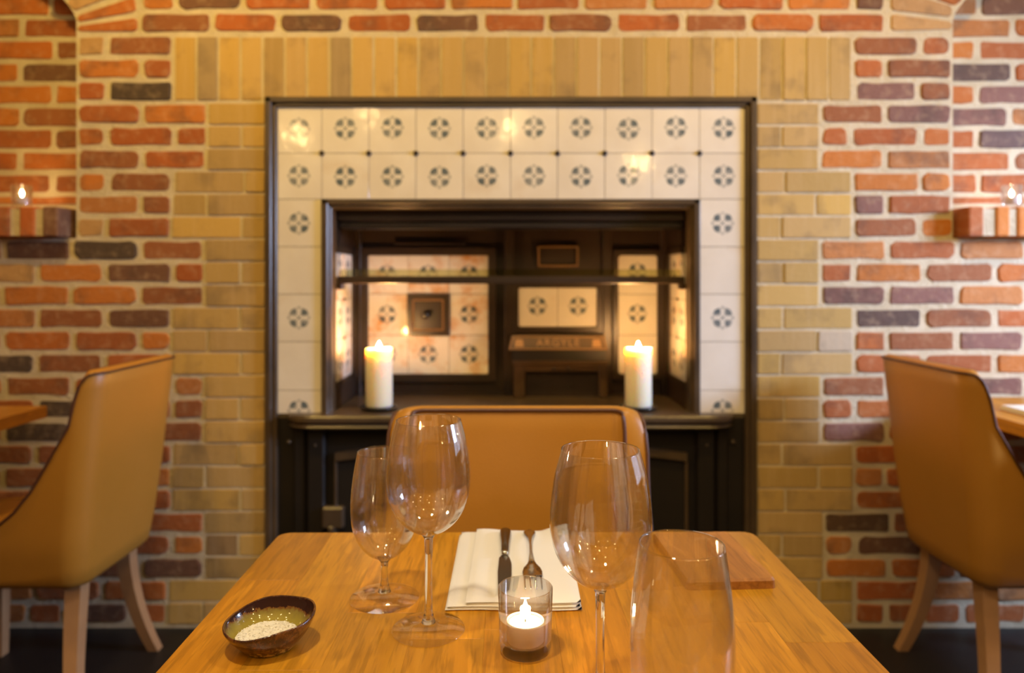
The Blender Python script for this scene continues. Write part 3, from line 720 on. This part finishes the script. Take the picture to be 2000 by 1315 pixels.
def votive(x, y, z, lab_h, lab_c, grp=None, k=1.0, power=0.7):
    h = empty('votive_holder', (x, y, z), label=lab_h, cat='candle holder')
    H = 0.066*k; ro, rt = 0.0262*k, 0.0278*k
    prof = [(0.001, 0), (ro-0.003, 0), (ro, 0.003), (ro+0.0002, 0.010), (rt, H-0.001), (rt-0.0008, H), (rt-0.0018, H-0.001), (ro-0.0024, 0.0125), (ro-0.006, 0.0105), (0.001, 0.0105)]
    MB().lathe(prof, 64).build('glass_cup', M['votive_glass'], h, smooth=True)
    c = empty('tealight_candle', (x, y, z+0.011), label=lab_c, cat='candle')
    rc = 0.0188
    MB().lathe([(0.001, 0), (rc-0.001, 0), (rc, 0.001), (rc, 0.0205), (rc+0.0003, 0.021), (rc-0.0003, 0.021), (rc-0.0004, 0.0015), (0.001, 0.0012)], 48).build('metal_cup', M['cup_metal'], c, smooth=True)
    MB().lathe([(0.001, 0.0016), (rc-0.0008, 0.0016), (rc-0.0008, 0.0195), (0.014, 0.0190), (0.001, 0.0188)], 40).build('wax', M['wax'], c, smooth=True)
    MB().tube([(0, 0, 0.018), (0.0003, 0, 0.026)], 0.0007, 6).build('wick', M['wick'], c)
    flame_mesh(MB(), 0.0245, 0.018, 0.0034).build('flame', M['flame'], c, smooth=True)
    light('flame_glow', 'POINT', (x, y, z+0.011+0.034), power, (1.0, 0.58, 0.22), 0.0035)
votive(0.0146, 0.733, 0.75, 'clear glass votive tumbler at the near edge of the white napkin', 'lit tealight inside the glass votive on the dining table', power=1.1)
votive(-1.575, 2.325, 1.3595, 'small clear glass holder on the brick sill of the left niche', 'lit tealight in the glass holder on the left brick sill', k=1.1, power=1.6)
votive(1.612, 2.325, 1.3595, 'small clear glass holder on the brick sill of the right niche', 'lit tealight in the glass holder on the right brick sill', k=1.1, power=1.2)

# ------------------------------------------------------------------ chairs
def interp(tab, x):
    if x <= tab[0][0]: return tab[0][1]
    for (a, b), (c, d) in zip(tab, tab[1:]):
        if x <= c: return b+(d-b)*(x-a)/(c-a)
    return tab[-1][1]
RIM = [(0, .893), (.030, .891), (.046, .870), (.058, .815), (.070, .750), (.086, .684), (.115, .618), (.155, .562), (.218, .505), (.30, .468), (.50, .452)]
def chair_mesh():
    HW = [(0.34, 0.185), (0.45, 0.208), (0.60, 0.219), (0.91, 0.223)]
    def xr(z): return 0.228+0.062*(z-0.34)/0.56
    def plan(u, z, off):
        w = interp(HW, z)-off; x1 = xr(z)-off; r = max(0.016, 0.060-off); xf = -0.27
        L1 = (x1-r)-xf; L2 = r*PI/2; L3 = 2*(w-r)
        # u in segments : side 0..1, arc 1..2, back 2..3, arc 3..4, side 4..5
        if u <= 1: return (xf+L1*u, -w)
        if u <= 2:
            a = -PI/2+(u-1)*PI/2; return (x1-r+r*math.cos(a), -w+r+r*math.sin(a))
        if u <= 3: return (x1, -w+r+L3*(u-2))
        if u <= 4:
            a = (u-3)*PI/2; return (x1-r+r*math.cos(a), w-r+r*math.sin(a))
        return (xf+L1*(5-u), w)
    us = [i/12 for i in range(12)]+[1+i/14 for i in range(14)]+[2+i/8 for i in range(8)]+[3+i/14 for i in range(14)]+[4+i/12 for i in range(13)]
    def rimz(u):
        z = 0.7
        for _ in range(6):
            x, y = plan(u, z, 0); z = interp(RIM, max(0, xr(z)-x))
        return z
    rz = [rimz(u) for u in us]
    for _ in range(2): rz = [rz[0]]+[(rz[i-1]+2*rz[i]+rz[i+1])/4 for i in range(1, len(rz)-1)]+[rz[-1]]
    NV = 14; TH = 0.036
    out = []; inn = []
    for u, z1 in zip(us, rz):
        co = []
        for off, z in ((0.035, 0.336), (0.014, 0.345)): co.append((*plan(u, z, off), z))
        for j in range(NV+1):
            z = 0.362+(z1-0.362)*j/NV; co.append((*plan(u, z, 0), z))
        ci = []
        zi = z1+0.004
        for j in range(NV+1):
            z = zi+(0.40-zi)*j/NV; ci.append((*plan(u, z, TH), z))
        mid = [(*plan(u, z1, 0.004), z1+0.006), (*plan(u, z1, TH*0.5), z1+0.011), (*plan(u, z1, TH-0.004), z1+0.009)]
        out.append(co+mid+ci)
    n = len(us); mb = MB()
    vs = [[mb.b.verts.new(p) for p in col] for col in out]
    for a, b in zip(vs, vs[1:]):
        for j in range(len(a)-1): mb.b.faces.new((a[j], a[j+1], b[j+1], b[j]))
    mb.b.faces.new(vs[0][::1]); mb.b.faces.new(vs[-1][::-1])
    mb.b.faces.new([c[0] for c in vs])           # underside
    def edge(off, dz): return [(*plan(u, z1+dz, off), z1+dz) for u, z1 in zip(us, rz)]
    pip = MB(); pip.tube(edge(-0.0015, 0.0015), 0.0034, 8); pip.tube(edge(TH+0.0015, 0.006), 0.0034, 8)
    return mb, pip
def make_chair(loc, rz, label):
    c = empty('dining_chair', loc, rz, label=label, cat='chair', group='tan leather tub chairs')
    mb, pip = chair_mesh()
    mb.build('upholstered_shell', M['leather'], c, smooth=True)
    pip.build('piping', M['piping'], c, smooth=True)
    s = MB().box(-0.275, 0.195, -0.170, 0.170, 0.385, 0.475, 0.028, 3).build('seat', M['leather'], c, smooth=True)
    for sx, sy in ((1, -1), (1, 1), (-1, -1), (-1, 1)):
        rg = []
        for k in range(9):
            f = k/8; z = 0.352*(1-f)
            if sx > 0: x = 0.175+0.045*f**2.2; y = sy*(0.118+0.085*f**1.5)
            else: x = -0.215-0.015*f; y = sy*(0.150+0.02*f)
            w = 0.021-0.006*f
            rg.append([(x-w, y-w, z), (x+w, y-w, z), (x+w, y+w, z), (x-w, y+w, z)])
        lm = MB().rings(rg)
        lm.build('leg', M['chair_wood'], c)
    return c
def copy_tree(o, parent=None):
    c = o.copy(); COL.objects.link(c); c.parent = parent
    for ch in list(o.children): copy_tree(ch, c)
    return c
ch = make_chair((-1.305, 2.0, 0), 0.0, 'tan leather tub chair on the left, turned away toward the left table')
c2 = copy_tree(ch); c2.location = (1.41, 2.0, 0); c2.rotation_euler = (0, 0, PI); c2['label'] = 'tan leather tub chair on the right, turned away toward the right table'
c3 = copy_tree(ch); c3.location = (0.011, 1.01, 0); c3.rotation_euler = (0, 0, PI/2); c3['label'] = 'tan leather tub chair facing us behind the central dining table'

# ------------------------------------------------------------------ tables
tb = empty('dining_table', (0.0088, 1.0787, 0), math.radians(0.37), label='light oak dining table in the foreground laid with glasses and napkin', cat='table')
TW, TD = 0.704, 0.72
nst = 9; sw = TW/nst
for i in range(nst):
    x0 = -TW/2+sw*i; x1 = x0+sw; y = -TD; seg = [-TD]
    cut = [(-0.50, -0.17), (-0.38,), (-0.56, -0.26), (-0.32,), (-0.30, -0.10), (-0.44, -0.12), (-0.20, -0.52), (-0.285, -0.07), (-0.33,)][i]
    seg = sorted([-TD, 0]+list(cut))
    for a, b in zip(seg, seg[1:]):
        pts = [(x0, a), (x1, a), (x1, b), (x0, b)]; rc = 0.018
        if b == 0 and i == 0: pts = [(x0, a), (x1, a), (x1, b)]+[(x0+rc-rc*math.sin(t_*PI/10), b-rc+rc*math.cos(t_*PI/10)) for t_ in range(6)]
        if b == 0 and i == nst-1: pts = [(x0, a), (x1, a)]+[(x1-rc+rc*math.cos(t_*PI/10), b-rc+rc*math.sin(t_*PI/10)) for t_ in range(6)]+[(x0, b)]
        cx = sum(p[0] for p in pts)/len(pts); cy = (a+b)/2
        k = R.uniform(0.70, 1.08); h_ = R.uniform(-0.05, 0.05)
        MB().prism_z([(p[0]-cx, p[1]-cy) for p in pts], 0.0, 0.030, 0.0004).build('plank', M['oak'], tb, loc=(cx, cy, 0.720), color=(k, k*(1-h_), k*(1-2*h_)))
MB().box(-TW/2+0.05, TW/2-0.05, -TD+0.05, -0.05, 0.655, 0.72).build('apron', M['oak'], tb, color=(0.7, 0.7, 0.7))
for sx in (-1, 1):
    for sy in (-TD+0.045, -0.045):
        MB().box(sx*0.315-0.025, sx*0.315+0.025, sy-0.025, sy+0.025, 0, 0.72, 0.003).build('leg', M['oak'], tb, color=(0.75, 0.75, 0.75))
def side_table(x0, x1, y0, y1, px, label):
    t_ = empty('side_table', (px, (y0+y1)/2, 0), label=label, cat='table')
    cy = (y0+y1)/2; n_ = 6
    for i in range(n_):
        a = x0+(x1-x0)*i/n_; b = x0+(x1-x0)*(i+1)/n_; k = R.uniform(0.88, 1.05)
        MB().box(-(b-a)/2, (b-a)/2, -(y1-y0)/2, (y1-y0)/2, 0, 0.034, 0.0006).build('plank', M['oak'], t_, loc=((a+b)/2-px, 0, 0.716), color=(k, k, k))
    MB().box(-0.035, 0.035, -0.035, 0.035, 0.02, 0.716, 0.004).build('pedestal', M['iron_plain'], t_)
    MB().box(-0.16, 0.16, -0.25, 0.25, 0.0, 0.02, 0.004).build('base_plate', M['iron_plain'], t_)
    return t_
side_table(-2.09, -1.388, 1.30, 2.16, -1.78, 'oak table at the left edge behind the left tub chair')
side_table(1.337, 2.04, 1.48, 2.325, 1.90, 'oak table at the right edge behind the right tub chair')

# ------------------------------------------------------------------ glassware
def lathe_glass(name, prof_out, prof_in, loc, label, cat, parts, group=None):
    o = empty(name, loc, label=label, cat=cat, group=group)
    return o
def smooth_prof(pts, n=6):
    out = []
    for i in range(len(pts)-1):
        p0 = pts[max(0, i-1)]; p1 = pts[i]; p2 = pts[i+1]; p3 = pts[min(len(pts)-1, i+2)]
        for k in range(n):
            t_ = k/n
            out.append(tuple(0.5*((2*p1[q])+(-p0[q]+p2[q])*t_+(2*p0[q]-5*p1[q]+4*p2[q]-p3[q])*t_*t_+(-p0[q]+3*p1[q]-3*p2[q]+p3[q])*t_**3) for q in (0, 1)))
    out.append(pts[-1]); return [(max(0.0006, r), z) for r, z in out]
def shell_in(prof, th, zmin):
    """inner wall of a bowl, offset along the outline's normal, running back down"""
    res = []
    for i, (r, z) in enumerate(prof):
        a = prof[max(0, i-1)]; b = prof[min(len(prof)-1, i+1)]
        dr, dz = b[0]-a[0], b[1]-a[1]; L = math.hypot(dr, dz) or 1
        rr, zz = r-dz/L*th, z+dr/L*th
        if zz >= zmin and rr > 0.002: res.append((rr, min(zz, prof[-1][1]-0.0003)))
    return res[::-1]
def stemglass(x, y, foot, stem, bowl, th, label, group):
    o = empty('wine_glass', (x, y, 0.7501), label=label, cat='glass', group=group)
    H0 = bowl[0][1]
    fprof = [(0.0006, 0.0), (foot-0.001, 0.0), (foot, 0.0009), (foot-0.001, 0.0018), (foot*0.6, 0.0032), (foot*0.30, 0.0055), (0.0072, 0.0095), (stem, 0.020)]
    sp = [(stem*0.92, 0.020+(H0-0.020)*q) for q in (0.35, 0.7)]
    body = smooth_prof(bowl, 6); inn = shell_in(body, th, H0+0.006)
    inner = inn+[(0.0006, inn[-1][1]-0.0006)]
    MB().lathe(fprof[:-2]+[(0.0075, 0.0085)], 80, True, True).build('foot', M['foot_glass'], o, smooth=True)
    MB().lathe([(0.0078, 0.0082), (0.0062, 0.0125), (stem, 0.022)]+sp+body[:7], 48, True, True).build('stem', M['stem_glass'], o, smooth=True)
    MB().lathe(body[6:]+inner, 96, True, True).build('bowl', M['bowl_glass'], o, smooth=True)
    return o
big = [(0.0045, 0.098), (0.0085, 0.1035), (0.0200, 0.1090), (0.0320, 0.1200), (0.0408, 0.1360), (0.0452, 0.1560), (0.0450, 0.1760), (0.0418, 0.2000), (0.0380, 0.2150), (0.0347, 0.2262)]
small = [(0.0045, 0.043), (0.0090, 0.0480), (0.0190, 0.0535), (0.0300, 0.0660), (0.0370, 0.0830), (0.0395, 0.1030), (0.0390, 0.1250), (0.0360, 0.1500), (0.0316, 0.1742)]
def tx(px, s): return (px-CX)/s
stemglass(tx(837, 1812), F/1812, 0.0395, 0.0042, big, 0.0011, 'tall wine glass left of the napkin, standing before the shorter glass', 'tall wine glasses')
stemglass(tx(1172.5, 2190), F/2190, 0.0395, 0.0042, big, 0.0011, 'tall wine glass right of the votive candle, beside the tumbler', 'tall wine glasses')
stemglass(tx(751, 1650), F/1650, 0.0412, 0.0042, small, 0.0011, 'short-stemmed smaller wine glass, leftmost glass on the table', None)
tum = smooth_prof([(0.0230, 0.0), (0.0290, 0.0040), (0.0355, 0.0180), (0.0400, 0.0400), (0.0420, 0.0640), (0.0423, 0.0860), (0.0405, 0.1150), (0.0372, 0.1420), (0.0343, 0.1620)], 6)
ti = shell_in(tum, 0.0013, 0.008)
o = empty('stemless_tumbler', (tx(1331.5, 2395), F/2395, 0.7501), label='stemless glass tumbler at the near right, in front of the wooden board', cat='glass')
MB().lathe([(0.0006, 0.0015), (0.018, 0.0015)]+tum+ti+[(0.0006, ti[-1][1]-0.0005)], 80).build('glass_body', M['bowl_glass'], o, smooth=True)

# ------------------------------------------------------------------ napkin and cutlery
nap = empty('folded_napkin', (0.004, 0.82, 0.7502), label='white linen napkin folded in a rectangle under knife and fork', cat='napkin')
def cloth(x0, x1, y0, y1, z0, th, f, name, skew=0.0, n=26, m=30):
    mb = MB(); grid = []
    for top in (0, 1):
        g_ = []
        for j in range(m+1):
            row = []
            for i in range(n+1):
                u, v_ = i/n, j/m; x = x0+(x1-x0)*u+skew*v_; y = y0+(y1-y0)*v_+0.0015*math.sin(u*7)
                e = min(u, 1-u, v_, 1-v_); rd = min(1.0, math.sqrt(max(0.0, e)*14))
                base = z0+f(u, v_)
                z = base+(th*(0.5+0.5*rd) if top else th*0.5*(1-rd))
                row.append(mb.b.verts.new((x, y, z)))
            g_.append(row)
        grid.append(g_)
        for j in range(m):
            for i in range(n): mb.b.faces.new((g_[j][i], g_[j][i+1], g_[j+1][i+1], g_[j+1][i]))
    A, B = grid
    for j in range(m):
        mb.b.faces.new((A[j][0], A[j+1][0], B[j+1][0], B[j][0])); mb.b.faces.new((A[j][n], B[j][n], B[j+1][n], A[j+1][n]))
    for i in range(n):
        mb.b.faces.new((A[0][i], B[0][i], B[0][i+1], A[0][i+1])); mb.b.faces.new((A[m][i], A[m][i+1], B[m][i+1], B[m][i]))
    return mb.build(name, M['linen'], nap, smooth=True)
def lift(u, v_): return 0.006*max(0, v_-0.55)**1.5*max(0, math.cos((u-0.5)*PI*2.2)*-1+0.2)+0.010*max(0, v_-0.7)*max(0, u-0.72)*8
cloth(-0.079, 0.077, 0.0, 0.236, 0.0, 0.0034, lambda u, v_: lift(u, v_), 'lower_fold')
cloth(-0.077, 0.075, 0.001, 0.238, 0.0034, 0.0030, lambda u, v_: lift(u, v_), 'middle_fold', 0.001)
cloth(-0.056, 0.076, 0.003, 0.240, 0.0066, 0.0042, lambda u, v_: lift(u, v_)*1.15, 'upper_fold', 0.002)
NZ = 0.7502+0.0112
kn = empty('table_knife', (-0.009, 0.838, NZ), label='steel table knife with a dark handle on the napkin', cat='knife')
rg = []
for y, w, hh in ((0.118, 0.0035, 0.003), (0.122, 0.0050, 0.004), (0.15, 0.0056, 0.0046), (0.18, 0.0074, 0.0052), (0.198, 0.0078, 0.0052), (0.206, 0.0062, 0.004), (0.209, 0.0030, 0.0025)):
    rg.append([(0.001+w*math.cos(a*PI/5), y, hh+hh*math.sin(a*PI/5)*0.9+0.0) for a in range(10)])
MB().rings(rg).build('handle', M['dark_steel'], kn, smooth=True)
MB().tube([(0.001, 0.113, 0.0036), (0.001, 0.119, 0.0036)], [0.0042, 0.0048], 12).build('collar', M['steel'], kn, smooth=True)
bl = [(-0.006, 0.0), (0.000, -0.004), (0.007, 0.010), (0.0098, 0.05), (0.0098, 0.085), (0.0075, 0.104), (0.004, 0.114), (-0.003, 0.114), (-0.0065, 0.104), (-0.0075, 0.06)]
MB().prism_z(bl, 0.0016, 0.0032, 0.0004).build('blade', M['dark_steel'], kn)  # dark reflection put into the blade colour
fk = empty('table_fork', (0.0265, 0.838, NZ), label='steel table fork with round handle end on the napkin', cat='fork')
fo = [(0.0045, 0.075), (0.0040, 0.095), (0.0022, 0.115), (0.0020, 0.150), (0.0035, 0.170), (0.0062, 0.185), (0.0082, 0.195), (0.0080, 0.204), (0.0050, 0.209), (0.0, 0.2105)]
pts = fo+[(-x, y) for x, y in fo[::-1][1:]]
fb = MB(); ys = sorted({p[1] for p in fo}); rgs = []
for wv, yv in fo:
    zc = 0.0022+0.0045*max(0, math.sin((yv-0.075)/0.135*PI)); hh = 0.0013
    w = max(wv, 0.0006)
    rgs.append([(-w, yv, zc), (-w*0.5, yv, zc+hh), (w*0.5, yv, zc+hh), (w, yv, zc), (w*0.5, yv, zc-hh*0.6), (-w*0.5, yv, zc-hh*0.6)])
fb.rings(rgs); fb.build('handle', M['steel'], fk, smooth=True)
hd = MB()
rgs = []
for yv, w, zc in ((0.088, 0.0035, 0.0032), (0.078, 0.0060, 0.0026), (0.068, 0.0105, 0.0018), (0.058, 0.0122, 0.0014), (0.048, 0.0120, 0.0016), (0.044, 0.0118, 0.0018)):
    rgs.append([(-w, yv, zc+0.0012), (0, yv, zc), (w, yv, zc+0.0012), (w, yv, zc+0.0026), (0, yv, zc+0.0014), (-w, yv, zc+0.0026)])
hd.rings(rgs); hd.build('head', M['steel'], fk, smooth=True)
for q in range(4):
    xx = -0.0102+0.0068*q
    MB().tube([(xx, 0.046, 0.0028), (xx, 0.025, 0.0036), (xx*0.95, 0.0, 0.0062)], [0.0014, 0.0012, 0.0006], 6).build('tine', M['steel'], fk, smooth=True)

# ------------------------------------------------------------------ salt bowl
bw = empty('salt_bowl', (-0.2486, 0.7425, 0.7502), label='small brown glazed stoneware bowl near the left table edge', cat='bowl')
def organic(p, a):
    f = min(1, p[2]/0.028); k = 1+0.045*math.cos(2*(a-0.5))*f+0.02*math.sin(3*a+1)*f
    return (p[0]*k, p[1]*k*0.96, p[2]*(1+0.16*math.cos(a-0.9)*f+0.03*math.sin(4*a)*f))
outp = smooth_prof([(0.024, 0.0), (0.0265, 0.0015), (0.0305, 0.006), (0.0385, 0.016), (0.0435, 0.0265), (0.0440, 0.0300)], 4)
MB().lathe([(0.0006, 0.0)]+outp+[(0.0432, 0.0312), (0.0420, 0.0305)], 56, True, False, f=organic).build('bowl_wall', M['stoneware'], bw, smooth=True)
inp = smooth_prof([(0.0420, 0.0305), (0.0408, 0.0265), (0.0355, 0.0165), (0.0270, 0.0085), (0.0120, 0.0055), (0.0006, 0.0052)], 4)
MB().lathe(inp, 56, False, True, f=organic).build('bowl_inside', M['bowl_inner'], bw, smooth=True, label='glossy olive and amber glaze inside the bowl')
sm = MB(); nn = 44; vv = {}
RS = 0.0322
for j in range(nn+1):
    for i in range(nn+1):
        x = -RS+2*RS*i/nn; y = -RS+2*RS*j/nn; r = math.hypot(x, y)
        if r > RS: continue
        n1 = mnoise.noise(Vector((x*160, y*160, 1.0))); n2 = mnoise.noise(Vector((x*60, y*60, 5.0)))
        z = 0.0150+0.0012*n1+0.0016*n2-0.0025*(y/RS)+0.0006*R.random() if r < RS*0.93 else 0.0128-0.0025*(y/RS)
        vv[(i, j)] = sm.b.verts.new((x-0.001, y-0.002, z))
for (i, j) in list(vv):
    q = [(i, j), (i+1, j), (i+1, j+1), (i, j+1)]
    if all(k in vv for k in q): sm.b.faces.new([vv[k] for k in q])
so = sm.build('flaky_salt', M['salt'], None, loc=(-0.2486, 0.7425, 0.7502), label='flaky white sea salt heaped in the brown bowl', cat='salt', kind='stuff')
gr = MB()
for _ in range(420):
    a = R.uniform(0, 2*PI); r = RS*0.9*math.sqrt(R.random()); x, y = r*math.cos(a), r*math.sin(a)
    s_ = R.uniform(0.0004, 0.0010)
    m4 = Matrix.Translation((x-0.001, y-0.002, 0.0158-0.0025*(y/RS)+R.uniform(-0.0003, 0.0010))) @ Matrix.Rotation(R.uniform(0, 6), 4, 'Z') @ Matrix.Rotation(R.uniform(-0.8, 0.8), 4, 'X')
    r_ = bmesh.ops.create_cube(gr.b, size=1.0, matrix=m4 @ Matrix.Diagonal((s_*1.5, s_*1.2, s_*0.5, 1)))
gr.build('salt_flakes', M['salt'], so, kind='stuff')

# ------------------------------------------------------------------ wooden board
bo = empty('bread_board', (0.264, 0.960, 0.7502), math.radians(3.2), label='small wooden serving board lying flat at the far right of the table', cat='board')
MB().prism_z(rrect(-0.0555, 0.0555, -0.082, 0.085, 0.006, 4), 0.0, 0.0125, 0.003).build('board', M['board_wood'], bo, color=(1, 1, 1))

# ------------------------------------------------------------------ folded napkin on the right table
n2 = empty('plain_napkin', (1.52, 2.03, 0.7502), label='white folded napkin on the oak table at the right edge', cat='napkin')
for k in range(3): MB().box(-0.10+0.003*k, 0.10-0.002*k, -0.07, 0.07, 0.0045*k, 0.0045*k+0.0044, 0.0018, 2).build('fold', M['linen'], n2, smooth=False)

# ------------------------------------------------------------------ pendant lamps hanging in the room behind the camera
pl = None
for i, (x, y, z) in enumerate(((0.0, -0.50, 2.20), (-1.58, -0.67, 2.20), (0.95, -0.67, 1.99), (-2.3, -1.2, 2.1), (2.2, -0.9, 2.15), (3.0, -1.8, 2.1), (-0.8, -1.1, 2.68), (0.35, -1.4, 2.69), (1.3, -1.0, 2.68), (-1.5, 0.1, 2.66), (-0.5, -0.2, 2.70), (0.5, -0.1, 2.67), (1.6, 0.0, 2.70), (-1.9, -0.6, 2.66), (2.3, -0.3, 2.68), (0.0, -2.0, 2.62), (-1.3, -1.9, 2.64))):
    if pl is None:
        p_ = empty('pendant_lamp', (x, y, z), label='small brass pendant lamp with a bare warm bulb', cat='lamp', group='pendant lamps in the room behind the viewer')
        MB().lathe([(0.004, -0.034), (0.016, -0.031), (0.028, -0.020), (0.033, -0.004), (0.031, 0.010), (0.022, 0.024), (0.014, 0.034), (0.013, 0.044)], 24).build('bulb', M['bulb'], p_, smooth=True)
        MB().lathe([(0.015, 0.040), (0.021, 0.046), (0.021, 0.080), (0.006, 0.092)], 20).build('socket', M['brass'], p_, smooth=True)
        MB().tube([(0, 0, 0.09), (0, 0, ZC-2.20)], 0.003, 8).build('cord', M['dark_paint'], p_)
        pl = p_
    else:
        q = copy_tree(pl); q.location = (x, y, z)
        for c in q.children:
            if c.name.startswith('cord'): c.scale = (1, 1, (ZC-z)/(ZC-2.20))
